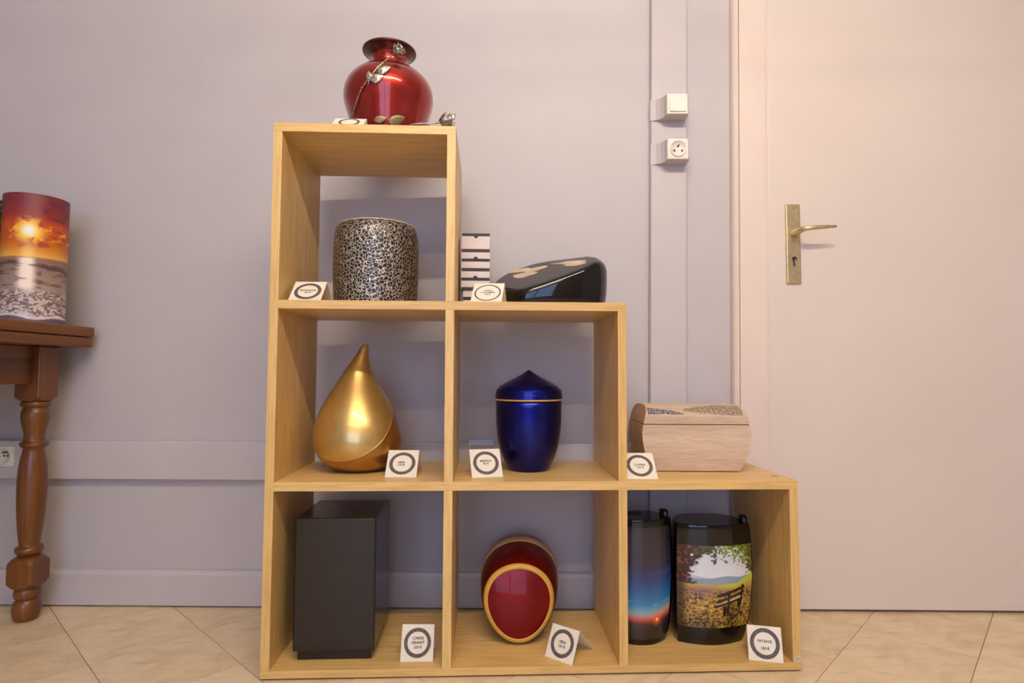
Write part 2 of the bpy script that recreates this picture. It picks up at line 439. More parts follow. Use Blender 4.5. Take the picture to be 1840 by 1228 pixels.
MB().box(-.0155, .0355, -.041, -.0365, .001, .0525, .001).build('frame', M_WHITEPL, sw)
MB().rings([[(x, y, z) for x, y, z in pts] for pts in ([(-.010, -.0415, .006), (.031, -.0415, .006), (.031, -.0415, .0475), (-.010, -.0415, .0475)], [(-.0095, -.0445, .0065), (.0305, -.0445, .0065), (.0305, -.0425, .047), (-.0095, -.0425, .047)])], smooth=False).build('rocker', M_WHITEPL, sw)
so = thing('wall_socket', (.8765, .3378, 1.120), unit=False, label='white power socket mounted below the light switch', cat='socket')
riser(so, 0, .0535)
MB().box(-.0155, .0355, -.041, -.0365, .001, .0525, .001).build('frame', M_WHITEPL, so)
outlet_face(so, .010, .0268, -.041, [(-.0095, -.0055), (.0095, -.0055), ((-.002, .0035), (.0025, .0095)), (0, -.0055)])
s2 = thing('wall_socket', (-.8035, .3378, .3470), unit=False, label='white power socket in the low horizontal trunking behind the table leg', cat='socket')
MB().box(-.0265, .0265, -.003, .002, -.0005, .0500, .001).build('frame', M_WHITEPL, s2)
outlet_face(s2, 0, .0248, -.003, [(.0035, .0015), (.0125, .0015), ((-.0005, .0095), (.0135, .0105)), (-.006, 0)])

# ------------------------------------------------------------------ pendant tube lamp above and before the shelves
lamp = thing('pendant_tube_lamp', (0.62, -1.20, 1.90), unit=True, label='long white pendant tube lamp hung before the shelves', cat='lamp')
MB().tube([(-.62, 0, 0), (.62, 0, 0)], .013, 12).build('tube', M_TUBE, lamp)
MB().box(-.66, .66, -.035, .035, .045, .085, .004).build('housing', M_LAMPH, lamp)
for s in (-1, 1):
    MB().box(s * .635 - .012, s * .635 + .012, -.014, .014, -.014, .046, .002).build('tube_holder', M_LAMPH, lamp)
    MB().tube([(s * .5, 0, .084), (s * .5, 0, RH - 1.90)], .0015, 6).build('cable', M_LAMPH, lamp)

fill_lamp = thing('fill_tube_lamp', (0.35, -2.75, RH - .10), unit=False, label='added unseen fill tube lamp on the ceiling near the window', cat='lamp')  # unseen fill lamp, added to brighten the floor and lower wall evenly
MB().tube([(-.75, 0, 0), (.75, 0, 0)], .016, 12).build('tube', mat('fill_lamp_tube', (255, 236, 210), .5, emit=(1.0, .80, .60), strength=62.0), fill_lamp)
MB().box(-.80, .80, -.04, .04, .045, .0995, .004).build('housing', M_LAMPH, fill_lamp)
for s_ in (-1, 1): MB().box(s_ * .765 - .012, s_ * .765 + .012, -.016, .016, -.016, .046, .002).build('tube_holder', M_LAMPH, fill_lamp)

# ------------------------------------------------------------------ shelving unit
P, PZ, TB, DEP = 0.345, 0.35577, 0.01737, 0.26926
WID = 3 * P + TB
Z0, Z1, Z2, Z3 = TB, PZ + TB, 2 * PZ + TB, 3 * PZ + TB
unit = thing('shelving_unit', (0, 0, 0), label='stepped beech cube shelving unit without a back', cat='shelf')
def board(name, x0, x1, z0, z1, m): return MB().box(x0, x1, 0, DEP, z0, z1, .0006).build(name, m, unit)
board('bottom_board', 0, WID, .0035, TB, M_WX)
board('shelf_board', TB, WID, PZ, PZ + TB, M_WX)
board('shelf_board', TB, 2 * P + TB, 2 * PZ, 2 * PZ + TB, M_WX)
board('top_board', 0, P + TB, 3 * PZ, 3 * PZ + TB, M_WX)
board('side_panel', 0, TB, TB, 3 * PZ, M_WZ)
board('upright_panel', P, P + TB, TB, PZ, M_WZ)
board('upright_panel', P, P + TB, PZ + TB, 2 * PZ, M_WZ)
board('upright_panel', P, P + TB, 2 * PZ + TB, 3 * PZ, M_WZ)
board('upright_panel', 2 * P, 2 * P + TB, TB, PZ, M_WZ)
board('upright_panel', 2 * P, 2 * P + TB, PZ + TB, 2 * PZ, M_WZ)
board('upright_panel', 3 * P, 3 * P + TB, TB, PZ, M_WZ)
for x in (.02, P + .01, 2 * P + .01, WID - .02):
    for y in (.04, DEP - .04):
        MB().lathe([(.009, 0), (.009, .0038)], x, y, 12).build('glide_foot', M_DARK, unit)
MB().lathe([(.0072, Z1), (.0066, Z1 + .0007)], WID - .021, .052, 20).build('screw_cap', mat('screw_cap_grey', (176, 148, 108), .4, build=redl((166, 140, 102), (182, 156, 116))), unit)
stk = disc(.0058, -.0005, .0004, 3 * P + TB / 2 + .001, .0245).build('round_sticker', mat('sticker_white', (214, 200, 188), .5, build=redl((208, 194, 182), (220, 206, 194))), unit)
for r in (.0027,):
    MB().rings([[(3 * P + TB / 2 + .001 + rr * math.cos(a), -.00065, .0245 + rr * math.sin(a)) for a in [PI * (-.1 + 1.25 * k / 12) for k in range(13)]] for rr in (.0022, .0031)], False, False, closed=False, smooth=False).build('sticker_mark', M_INK, stk)
MB().box(3 * P + TB / 2 - .0005, 3 * P + TB / 2 + .0032, -.0007, -.0005, .0225, .0231).build('sticker_mark', M_INK, stk)

# ------------------------------------------------------------------ price cards
def text_mesh(body, size):
    cu = bpy.data.curves.new('lettering', 'FONT'); cu.body = body; cu.size = size; cu.align_x = 'CENTER'; cu.align_y = 'CENTER'
    cu.space_line = 1.0; cu.resolution_u = 3; cu.offset = size * 0.022
    o = bpy.data.objects.new('lettering', cu); COL.objects.link(o)
    dg = bpy.context.evaluated_depsgraph_get()
    me = bpy.data.meshes.new_from_object(o.evaluated_get(dg))
    bpy.data.objects.remove(o); bpy.data.curves.remove(cu)
    return me
CW = 0.0645
def card(label, loc, rz, dy, dz, lines, ring=(.0270, .0200), tshift=(0, 0), back=None):
    c = thing('price_card', loc, rz, label, 'price card', 'tented price cards beside the urns')
    L = math.hypot(dy, dz); h = CW / 2; t = .0005
    ny, nz = -dz / L, dy / L
    def face(u, v, off): return (u, v / L * dy + ny * off, v / L * dz + nz * off)
    by = back if back else 2 * dy + .006
    mb = MB()
    mb.add([(-h, 0, 0), (h, 0, 0), (h, dy, dz), (-h, dy, dz), (-h, t * 1.6, 0), (h, t * 1.6, 0), (h, dy, dz - t * 1.6), (-h, dy, dz - t * 1.6)],
           [(0, 1, 2, 3), (7, 6, 5, 4), (0, 4, 5, 1), (1, 5, 6, 2), (3, 7, 4, 0), (2, 6, 7, 3)])
    mb.build('front_flap', M_CARD, c)
    MB().add([(-h, dy, dz), (h, dy, dz), (h, by, 0), (-h, by, 0), (-h, dy, dz - t * 1.6), (h, dy, dz - t * 1.6), (h, by - t, 0), (-h, by - t, 0)],
             [(3, 2, 1, 0), (4, 5, 6, 7), (0, 1, 5, 4), (2, 3, 7, 6), (1, 2, 6, 5), (3, 0, 4, 7)]).build('back_flap', M_CARD, c)
    n = 48; ro, ri = ring
    vs = []; fs = []
    for k in range(n):
        a = 2 * PI * k / n
        for r in (ro, ri): vs.append(face(r * math.cos(a), L / 2 + r * math.sin(a), .0003))
    for k in range(n): j = (k + 1) % n; fs.append((2 * k, 2 * j, 2 * j + 1, 2 * k + 1))
    MB().add(vs, fs).build('ring_print', M_RING, c)
    for body, size, v in lines:
        me = text_mesh(body, size)
        for vx in me.vertices:
            vx.co = Vector(face(vx.co.x + tshift[0], L / 2 + v + vx.co.y, .00035))
        me.materials.clear(); me.materials.append(M_INK)
        o = bpy.data.objects.new('lettering', me); COL.objects.link(o); o.parent = c
    return c
def cpos(bl, br, z):                       # bottom edge ends -> centre and turn
    return ((bl[0] + br[0]) / 2, (bl[1] + br[1]) / 2, z), math.atan2(br[1] - bl[1], br[0] - bl[0])
l, r = cpos((.029, .020), (.0935, .020), Z2)
card('price card reading MOSAIQUE beside the silver crackle urn', l, r, .047, .046, [('MOSAÏQUE', .0064, .003), ('185 €', .0058, -.0045)])
l, r = cpos((.394, .022), (.4555, .012), Z2)
card('price card reading CŒUR COLOMBES before the stacked boxes', l, r, .047, .046, [('CŒUR', .0058, .007), ('COLOMBES', .0058, .0005), ('199 €', .0056, -.006)], (.0275, .0245), back=.085)
l, r = cpos((.2207, .0542), (.2852, .053), Z1)
card('price card reading ARIA beside the gold teardrop urn', l, r, .044, .049, [('ARIA', .0066, .0025), ('170 €', .0062, -.004)], tshift=(-.002, 0))
l, r = cpos((.3989, .0444), (.4626, .056), Z1)
card('price card reading MERIDIA beside the blue lidded urn', l, r, .040, .052, [('MERIDIA', .0064, .0045), ('90 €', .0062, -.002)])
l, r = cpos((.7125, .0258), (.7764, .0247), Z1)
card('price card reading COFFRE before the pale wooden chest urn', l, r, .046, .046, [('COFFRE', .0066, .0015), ('139 €', .0062, -.005)])
l, r = cpos((.2607, .0306), (.3248, .0285), Z0)
card('price card reading CARRE GRANIT beside the black granite box urn', l, r, .024, .062, [('CARRE', .0072, .008), ('GRANIT', .0072, .0), ('220 €', .0068, -.008)], tshift=(.001, 0))
l, r = cpos((.5481, .0458), (.5974, .0029), Z0)
card('price card reading VERA turned aside beside the red and gold urn', l, r + .02, .030, .055, [('VERA', .0068, .0025), ('155 €', .0068, -.0055)], (.0262, .0190), back=.085)
l, r = cpos((.954, .0152), (1.015, -.0015), Z0)
card('price card reading PAYSAGE at the end of the bottom shelf', l, r, .022, .060, [('PAYSAGE', .0066, .004), ('185 €', .0066, -.009)], (.0280, .0205), back=.070)
l, r = cpos((.111, .008), (.174, .008), Z3)
card('price card on the top board before the red rose vase urn', l, r, .036, .030, [], (.0215, .0165), back=.046)
# small clear stand behind the MERIDIA card
ah = thing('acrylic_stand', (.418, .148, Z1), 0, 'small clear acrylic display stand behind the MERIDIA card', 'display stand')
MB().rings([[(x, y, z) for y, z in [(0, 0), (.042, 0), (.042, .0025), (.0025, .0025), (.006, .0640), (.0035, .0640)]] for x in (-.029, .027)], smooth=False).build('bent_sheet', M_ACRYL, ah)

# ------------------------------------------------------------------ red vase urn with pewter rose
vx = (.2045, .13, Z3)
vase = thing('vase_urn', vx, 0, 'shiny red vase urn with pewter rose on the top board', 'urn')
MB().lathe([(.060, 0), (.066, .001), (.0705, .010), (.0775, .030), (.0852, .058), (.0877, .07), (.0925, .083), (.0962, .0955), (.0982, .107), (.0985, .115), (.0978, .124), (.0955, .134), (.0915, .1435), (.0855, .1525), (.0775, .1610), (.0680, .1685), (.0580, .1745), (.0490, .1780), (.0430, .1790)], n=72, cap1=True).build('body', M_RED, vase)
MB().lathe([(.0430, .1785), (.0395, .1810), (.0372, .1855), (.0362, .1910), (.0368, .1970), (.0392, .2030), (.0415, .2060)], n=72, cap0=False, cap1=False).build('neck', M_RED, vase)
MB().lathe([(.0415, .2060), (.0440, .2090), (.0510, .2145), (.0560, .2180), (.0588, .2186), (.0596, .2205), (.0590, .2228), (.0572, .2236), (.054, .2225), (.045, .2140), (.037, .2060)], n=72, cap0=False, cap1=False).build('rim', M_RIM, vase)
stem = [(-.0705, -.0470, .044), (-.0600, -.0670, .062), (-.0498, -.0808, .080), (-.0405, -.0900, .0937), (-.0300, -.0955, .1055), (-.0200, -.0990, .1135), (-.0150, -.0998, .1225), (-.0060, -.0998, .1346), (.0050, -.0965, .1474), (.0176, -.0905, .1631), (.0250, -.0870, .1705)]
stem = [(-.0725, -.036, .030)] + stem
MB().tube(stem, [.0010, .0012, .0013, .0014, .0015, .0016, .0016, .0015, .0014, .0014, .0015, .0018], 8).build('rose_stem', M_PEWTER, vase)
for k in (2, 3, 4, 5, 8, 9):
    p = Vector(stem[k]); MB().tube([p, p + Vector((.0025 if k % 2 else -.0025, -.0018, .0022))], [.0009, .0002], 5).build('thorn', M_PEWTER, vase)
def leaf(root, base, tip, width, bulge, nrm, name='leaf', m=M_PEWTER):
    base, tip, nrm = Vector(base), Vector(tip), Vector(nrm).normalized()
    ax = tip - base; sd = ax.cross(nrm).normalized()
    N = 12; rows_t = []; rows_b = []
    for i in range(N + 1):
        t = i / N; w = width * math.sin(PI * min(1, t * 1.02) ** 0.8) ** 0.8 * (1 + .10 * ((i % 2) * 2 - 1)) if 0 < i < N else 0.0004
        rt = []; rb = []
        for j in range(-4, 5):
            s = j / 4
            lift = bulge * math.sin(PI * t) * (1 - s * s) - .25 * bulge * (1 if j == 0 else 0) + .12 * bulge * ((j % 2))
            p = base + ax * t + sd * (w * s) + nrm * lift
            rt.append(p); rb.append(p - nrm * .0010)
        rows_t.append(rt); rows_b.append(rb[::-1])
    rings = [a + b for a, b in zip(rows_t, rows_b)]
    return MB().rings(rings, smooth=True).build(name, m, root)
leaf(vase, (-.0085, -.0998, .1235), (.0195, -.0990, .1365), .0105, .003, (.05, -1, .12))
leaf(vase, (-.0215, -.0990, .1075), (.0060, -.0998, .1165), .0110, .003, (.0, -1, .05))
leaf(vase, (-.0225, -.0978, .1065), (-.0265, -.0968, .1275), .0068, .002, (-.15, -1, .05))
leaf(vase, (-.0150, -.0850, .0280), (.0110, -.0855, .0335), .0080, .0012, (0, -1, -.15), m=M_OLDBR)
leaf(vase, (.0160, -.0830, .0250), (.0480, -.0720, .0420), .0110, .0012, (.4, -1, -.15), m=M_OLDBR)
MB().tube([(-.0145, -.0995, .1225), (-.0200, -.1002, .1160), (-.0245, -.0998, .1080), (-.0250, -.0992, .1005), (-.0270, -.0975, .0970)], .0010, 6).build('tendril', M_PEWTER, vase)
def rose(root, c, d, s):
    c, d = Vector(c), Vector(d).normalized()
    u = d.orthogonal().normalized(); v = d.cross(u)
    ob = None
    mb = MB()                              # closed bud core
    rs = []
    for t, rr in [(0, .3), (.15, .72), (.4, 1.0), (.7, .98), (1.0, .86), (1.12, .72), (1.0, .55), (.85, .2)]:
        rs.append([c + d * (t * 1.35 * s) + (u * math.cos(a) + v * math.sin(a)) * (rr * s * .72 * (1 + .05 * math.sin(3 * a + t * 5))) for a in [2 * PI * k / 24 for k in range(24)]])
    mb.rings(rs).build('rose_bud', M_PEWTER, root)
    for k in range(5):                     # overlapping outer petals
        a0 = 2 * PI * k / 5; N = 7; top = []; bot = []
        for i, t in enumerate([0, .2, .45, .7, .92, 1.08]):
            rt = []; rb = []
            for j in range(-3, 4):
                a = a0 + j * .19 * (1 if t < .9 else .8)
                rr = s * (.30 + .62 * math.sin(min(1, t * 1.1) * PI / 2) + (.16 if t > 1 else 0)) * .80
                p = c + d * (t * 1.30 * s - abs(j) * .02 * s) + (u * math.cos(a) + v * math.sin(a)) * rr
                rt.append(p); rb.append(p - (u * math.cos(a) + v * math.sin(a)) * .0008)
            top.append(rt + rb[::-1])
        MB().rings(top).build('petal', M_PEWTER, root)
    for k in range(5):                     # sepals
        a = 2 * PI * (k + .5) / 5; e = (u * math.cos(a) + v * math.sin(a))
        MB().tube([c - d * (.05 * s), c + e * (.55 * s) + d * (.25 * s), c + e * (.95 * s) + d * (.55 * s), c + e * (1.2 * s) + d * (.95 * s)], [.0016, .0016, .0011, .0003], 6).build('sepal', M_PEWTER, root)
rose(vase, (.0255, -.0868, .1710), (.75, -.15, .58), .0148)

ro = thing('pewter_rose', (.338, .022, Z3), 0, 'loose pewter rose lying at the end of the top board', 'rose ornament')
rose(ro, (-.010, 0, .0195), (1, .05, .12), .0172)
MB().tube([(-.002, 0, .018), (-.014, -.004, .0135), (-.028, -.007, .0112), (-.042, -.008, .0100), (-.056, -.009, .0086), (-.070, -.010, .0070)], [.0018, .0016, .0015, .0015, .0015, .0013], 8).build('rose_stem', M_PEWTER, ro)
leaf(ro, (-.030, .000, .0095), (-.052, -.004, .0145), .0060, .002, (0, -.5, 1))
leaf(ro, (.010, -.004, .020), (.022, -.002, .0350), .0060, .002, (0, -1, .2))
mb = MB(); mb.tube([(.004, -.010, .006), (.012, -.012, .0025), (.020, -.009, .006), (.021, -.004, .018)], [.0008, .001, .001, .0004], 6); mb.build('tendril', M_PEWTER, ro)

# ------------------------------------------------------------------ silver crackle urn
mo = thing('cylinder_urn', (.1813, .138, Z2), 0, 'wide cylinder urn with silver and black crackle finish', 'urn')
MB().lathe([(.086, 0), (.0888, .002), (.0900, .016), (.0915, .042), (.0925, .090), (.0923, .130), (.0916, .148), (.0900, .162), (.0868, .1730), (.0825, .1792)], n=96).build('body', M_MOSAIC, mo)
MB().lathe([(.0825, .1790), (.0820, .1812), (.0790, .1822), (.070, .1818)], n=96, cap0=False).build('rim', M_CREAMRIM, mo)

# ------------------------------------------------------------------ stacked small boxes
BW, BD, BH = .0655, .0900, .0217
def small_box(label, x, y, z, notch, black_top, rz, bw=BW):
    b = thing('gift_box', (x, y, z), rz, label, 'gift box', 'black and white gift boxes in one stack')
    k = .0068; h = bw / 2 - .0006
    def zz(a): return BH - a if black_top else a
    def bxz(mb, x0, x1, y0, y1, a0, a1, bev=.0005):
        z0, z1 = sorted((zz(a0), zz(a1))); return mb.box(x0, x1, y0, y1, z0 + .0001, z1 - .0001, bev)
    bxz(MB(), -h + .0008, h - .0008, .0012, BD - .0012, 0, k + .004).build('base_tray', M_BOXB, b)
    bxz(MB(), -h, h, .0006, BD, k, BH).build('lid', M_BOXW, b)
    if notch:
        n = 20; pts = [(.0052 * math.cos(PI * i / n), k - .0003 + .0052 * math.sin(PI * i / n)) for i in range(n + 1)]
        if black_top: pts = pts[::-1]
        MB().rings([[(px, yy, zz(pz)) for px, pz in pts] for yy in (.0002, .0012)], smooth=False).build('thumb_notch', M_BOXB, b)
    return b
jit = [(.0035, .004), (.003, .003), (0, 0), (0, .001), (.0004, 0), (.0006, .001), (0, .0), (.0010, .001)]
notches = [False, False, True, True, False, True, False, True]
names = ['bottom', 'second', 'third', 'fourth', 'fifth', 'sixth', 'seventh', 'topmost']
for i in range(8):
    nt_ = 'with thumb notch' if notches[i] else 'without thumb notch'
    lab = '%s small black and white gift box %s, counted up the stack' % (names[i], nt_) if i not in (0, 7) else '%s small black and white gift box %s of the stack' % (names[i], nt_)
    small_box(lab, .4005 + jit[i][0] * .8, .150 + jit[i][1], Z2 + i * BH, notches[i], i == 7, random.uniform(-.006, .006), BW - (.004 if i < 2 else 0))

# ------------------------------------------------------------------ black heart urn
hx = (.575, .155, Z2)
def catmull(pts, per=8):
    out = []; n = len(pts)
    for i in range(n):
        p0, p1, p2, p3 = [Vector(pts[(i + k) % n]) for k in (-1, 0, 1, 2)]
        for j in range(per):
            t = j / per
            out.append(0.5 * ((2 * p1) + (p2 - p0) * t + (2 * p0 - 5 * p1 + 4 * p2 - p3) * t * t + (3 * p1 - p0 - 3 * p2 + p3) * t ** 3))
    return out
hp = [(.516, .0765), (.560, .0735), (.610, .076), (.650, .084), (.683, .107), (.699, .148), (.692, .190), (.655, .222), (.610, .228), (.575, .216), (.540, .226), (.495, .232), (.457, .216), (.440, .183), (.450, .145), (.472, .110), (.495, .084)]
ho = [p for p in catmull([(x, y, 0) for x, y in hp], 6)]
def ztop(x, y):
    a = .768 + .359 * (x - .512) + .484 * (y - .08); b = .8545
    e = 20 * max(0, x - .655) ** 2; a -= e; b -= .6 * e
    k = .012; h = max(0, min(1, .5 + .5 * (b - a) / k)) if abs(a - b) < k else (1 if a < b else 0)
    return (b * (1 - h) + a * h - k * h * (1 - h) * .5) - Z2
cen = Vector((.575, .155, 0))
def hring(scale, dzf, base=False):
    out = []
    for p in ho:
        q = cen + (p - cen) * scale
        out.append((q.x - hx[0], q.y - hx[1], dzf(q.x, q.y, p)))
    return out
heart = thing('heart_urn', hx, 0, 'glossy black heart shaped urn with pale doves on its sloping top', 'urn')
rg = [hring(.925, lambda x, y, p: 0), hring(.945, lambda x, y, p: .004)]
for t, s in ((.35, .985), (.7, 1.0)): rg.append(hring(s, lambda x, y, p, t=t: t * (ztop(p.x, p.y) - .012)))
rg.append(hring(1.0, lambda x, y, p: ztop(p.x, p.y) - .0110))
rg.append(hring(.993, lambda x, y, p: ztop(p.x, p.y) - .0060))
rg.append(hring(.975, lambda x, y, p: ztop(x, y) - .0022))
rg.append(hring(.950, lambda x, y, p: ztop(x, y) - .0004))
for s in (.9, .8, .65, .5, .35, .2, .05): rg.append(hring(s, lambda x, y, p: ztop(x, y)))
MB().rings(rg).build('body', M_BLACK, heart)
def dove(poly, parent):                    # poly in unit x, y; the inlay follows the sloping top
    c = (sum(p[0] for p in poly) / len(poly), sum(p[1] for p in poly) / len(poly))
    bm = bmesh.new(); vs = [bm.verts.new((x, y, 0)) for x, y in poly]
    bm.faces.new(vs); bmesh.ops.triangulate(bm, faces=bm.faces[:]); bm.verts.index_update()
    v = [(p.co.x - hx[0], p.co.y - hx[1], ztop(p.co.x, p.co.y) + .0009) for p in bm.verts]
    f = [[q.index for q in t.verts] for t in bm.faces]; bm.free()
    n = len(v)
    mb = MB().add(v, f); mb.add([(a, b, cc - .003) for a, b, cc in v], [t[::-1] for t in f])
    mb.add(v + [(a, b, cc - .003) for a, b, cc in v], [(i, (i + 1) % n, n + (i + 1) % n, n + i) for i in range(n)])
    return mb.build('dove_inlay', M_DOVE, parent)
dove([(.476, .2225), (.4998, .2240), (.5204, .2129), (.5307, .1958), (.5434, .192), (.5649, .1782), (.5649, .1702), (.5447, .1694), (.532, .1706), (.5419, .1545), (.5353, .1517), (.5213, .1545), (.5086, .1535), (.4965, .1631), (.4884, .1778), (.4873, .1916), (.4977, .188), (.5136, .1834), (.5233, .183), (.514, .1907), (.4955, .2060), (.4814, .2160)], heart)
dove([(.5736, .1844), (.5927, .1676), (.6123, .1582), (.6361, .1366), (.6496, .1237), (.6421, .1256), (.6277, .1335), (.6388, .1242), (.6457, .1145), (.6438, .1078), (.6346, .1082), (.6202, .1146), (.6067, .129), (.5982, .1415), (.6037, .1414), (.6097, .1397), (.5918, .1605)], heart)

# ------------------------------------------------------------------ gold teardrop urn
gx = (.147, .155, Z1)
gp = [(.1500, .030, .3732), (.1502, .048, .3742), (.1504, .060, .3775), (.1504, .070, .3835), (.1502, .0790, .3910), (.1495, .0862, .4010), (.1485, .0922, .4140), (.1475, .0951, .4270), (.1464, .0963, .4385), (.1455, .0958, .4480), (.1448, .0939, .4568), (.1440, .0914, .4680), (.1432, .0879, .4788), (.1423, .0825, .4920), (.1414, .0758, .5058), (.1410, .0675, .5215), (.1408, .0587, .5365), (.1407, .0495, .5515), (.1408, .0398, .5674), (.1418, .0318, .5825), (.1436, .0239, .5983), (.1468, .0166, .6130), (.1507, .0105, .6270), (.1540, .0078, .6390), (.1562, .0050, .6462), (.1570, .0018, .6492)]
def droprings(off, n=72):
    return [[(cx - gx[0] + (r + off) * math.cos(2 * PI * i / n), (r + off) * math.sin(2 * PI * i / n), z - Z1 + off * .3) for i in range(n)] for cx, r, z in gp]
drop = thing('teardrop_urn', gx, 0, 'gold teardrop urn with a curved tip on the middle shelf', 'urn')
MB().rings(droprings(0)).build('body', M_BRONZE, drop)
bm = bmesh.new()
rg = droprings(.0026)
vs = [[bm.verts.new(p) for p in r] for r in rg]
for k in range(len(vs) - 1):
    for i in range(72): bm.faces.new((vs[k][i], vs[k][(i + 1) % 72], vs[k + 1][(i + 1) % 72], vs[k + 1][i]))
bm.faces.new(vs[-1])
nrm = Vector((-.248, -.66, .706)); p1 = Vector((.052 - gx[0], -.005, .453 - Z1))
bmesh.ops.bisect_plane(bm, geom=bm.verts[:] + bm.edges[:] + bm.faces[:], plane_co=p1, plane_no=-nrm, clear_outer=True)
bd = [e for e in bm.edges if e.is_boundary]
nxt = {}
for e in bd:
    for v in e.verts: nxt.setdefault(v, []).append(e.other_vert(v))
loop = [bd[0].verts[0]]; prev = None
while True:
    c_ = [q for q in nxt[loop[-1]] if q is not prev]
    prev = loop[-1]
    if not c_ or c_[0] is loop[0]: break
    loop.append(c_[0])
seam = [v.co.copy() for v in loop]
seam = [sum((seam[(i + k) % len(seam)] for k in range(-2, 3)), Vector()) / 5 for i in range(len(seam))]
ex = bmesh.ops.extrude_edge_only(bm, edges=bd)
for v in [g for g in ex['geom'] if isinstance(g, bmesh.types.BMVert)]:
    d = Vector((v.co.x, v.co.y, v.co.z - .07)).normalized(); v.co = v.co - d * .004 - nrm * .0006
bm.verts.index_update(); bmesh.ops.recalc_face_normals(bm, faces=bm.faces)
me = bpy.data.meshes.new('front_shell'); bm.to_mesh(me); bm.free()
for p in me.polygons: p.use_smooth = True
me.materials.append(M_GOLD)
o = bpy.data.objects.new('front_shell', me); COL.objects.link(o); o.parent = drop; sharp(o, 40)
MB().tube(seam + seam[:2], .0013, 8).build('seam_bead', M_GOLD, drop)

# ------------------------------------------------------------------ blue lidded urn
bl = thing('lidded_urn', (.5216, .147, Z1), 0, 'cobalt blue urn with pointed lid and thin gold band', 'urn')
MB().lathe([(.036, 0), (.0445, .0005), (.0465, .004), (.0500, .012), (.0545, .020), (.0595, .031), (.0636, .043), (.0672, .058), (.0697, .074), (.0716, .090), (.0727, .105), (.0732, .122), (.0734, .140), (.0736, .1535)], n=72).build('body', M_BLUE, bl)
MB().lathe([(.0736, .1530), (.0748, .1532), (.0751, .1548), (.0748, .1563), (.0736, .1566)], n=72, cap0=False, cap1=False).build('gold_band', M_GOLDPAINT, bl)
sharp(MB().lathe([(.0740, .1566), (.0749, .1572), (.0749, .1662), (.0744, .1672), (.0736, .1674), (.0736, .1735), (.0722, .1760), (.0705, .1782), (.0685, .1802), (.0668, .1820), (.0655, .1842), (.0640, .1852), (.0600, .1866), (.0570, .1892), (.0440, .1962), (.0315, .2025), (.0190, .2092), (.0100, .2145), (.0045, .2182), (.0015, .2200), (.0003, .2203)], n=72).build('lid', M_BLUE, bl), 28)

# ------------------------------------------------------------------ pale wooden chest urn
ch = thing('chest_urn', (.889, .181, Z1), -.055, 'pale wooden chest urn with leaf prints on its curved lid', 'urn')
AW = [(0, .0925), (.012, .100), (.025, .1060), (.044, .1130), (.066, .1170), (.080, .1182), (.092, .1175), (.1035, .1152)]
def halfw(z):
    zs = AW + [(.118, .1118), (.130, .1085), (.140, .1055), (.146, .1030)]
    return float(np.interp(z, [a for a, b in zs], [b for a, b in zs]))
HD = .080
def ring_rect(z, a, b): return [(-a, -b, z), (a, -b, z), (a, b, z), (-a, b, z)]
mb = MB().rings([ring_rect(z, halfw(z), HD - .006 * max(0, (.03 - z)) / .03) for z in np.linspace(.002, .1020, 16)], smooth=False)
bo = mb.build('box_body', M_CHEST, ch); bo.data.materials.append(M_CHESTEND)
for p in bo.data.polygons:
    p.use_smooth = False
    if abs(p.normal.x) > .6: p.material_index = 1
MB().box(-.088, .088, -.062, .062, 0, .003).build('base_pad', M_DARK, ch)
arch = [(-HD, .1038), (-HD, .112), (-HD + .001, .120), (-HD + .005, .1275), (-HD + .012, .1338), (-HD + .022, .1385), (-HD + .036, .1418), (-HD + .052, .1434), (0, .1440)]
arch = arch + [(-y, z) for y, z in arch[:-1]][::-1]
NX = 14
mb = MB()
lid_r = []
for y, z in arch:
    a = halfw(z) ; lid_r.append([(-a + 2 * a * i / NX, y, z) for i in range(NX + 1)])
mb.rings(lid_r, False, False, closed=False, smooth=False)
lo = mb.build('lid', M_CHEST, ch)
mb = MB()
for sgn in (-1, 1):
    pts = [(sgn * halfw(z), y, z) for y, z in arch]
    mb.add(pts, [tuple(range(len(pts)))])
lb = [(-halfw(.1038), -HD, .1038), (halfw(.1038), -HD, .1038), (halfw(.1038), HD, .1038), (-halfw(.1038), HD, .1038)]
mb.add(lb, [(3, 2, 1, 0)])
mb.build('lid_end', M_CHESTEND, ch)
MB().rings([ring_rect(z, halfw(z) - .0015, HD - .0015) for z in (.1016, .1042)], smooth=False).build('lid_joint', M_DARK, ch)
def on_lid(fn, x0, x1, s0, s1, name, m, nx=16, ns=10):
    ay = np.array(arch); seg = np.r_[0, np.cumsum(np.hypot(np.diff(ay[:, 0]), np.diff(ay[:, 1])))]
    grid = []
    for j in range(ns + 1):
        row = []
        for i in range(nx + 1):
            x, s = fn(x0 + (x1 - x0) * i / nx, s0 + (s1 - s0) * j / ns, i / nx, j / ns)
            y = float(np.interp(s, seg, ay[:, 0])); z = float(np.interp(s, seg, ay[:, 1]))
            k = int(np.searchsorted(seg, s)); k = min(max(k, 1), len(ay) - 1)
            t = Vector((0, ay[k, 0] - ay[k - 1, 0], ay[k, 1] - ay[k - 1, 1])).normalized(); n = Vector((0, -t.z, t.y))
            row.append((x, y + n.y * .0004, z + n.z * .0004))
        grid.append(row)
    return MB().rings(grid, False, False, closed=False).build(name, m, ch)
on_lid(lambda x, s, u, v: (x, .020 + (s - .020) * (1 - u) ** .7 + .001), -.1045, -.025, .020, .042, 'leaf_print', M_LEAFB)
on_lid(lambda x, s, u, v: (x, .019 + .004 * (1 - u) ** 2 * 3 + (s - .019) * min(1, (u * 1.6) ** .7)), -.030, .101, .019, .060, 'leaf_print', M_LEAFG, 24)

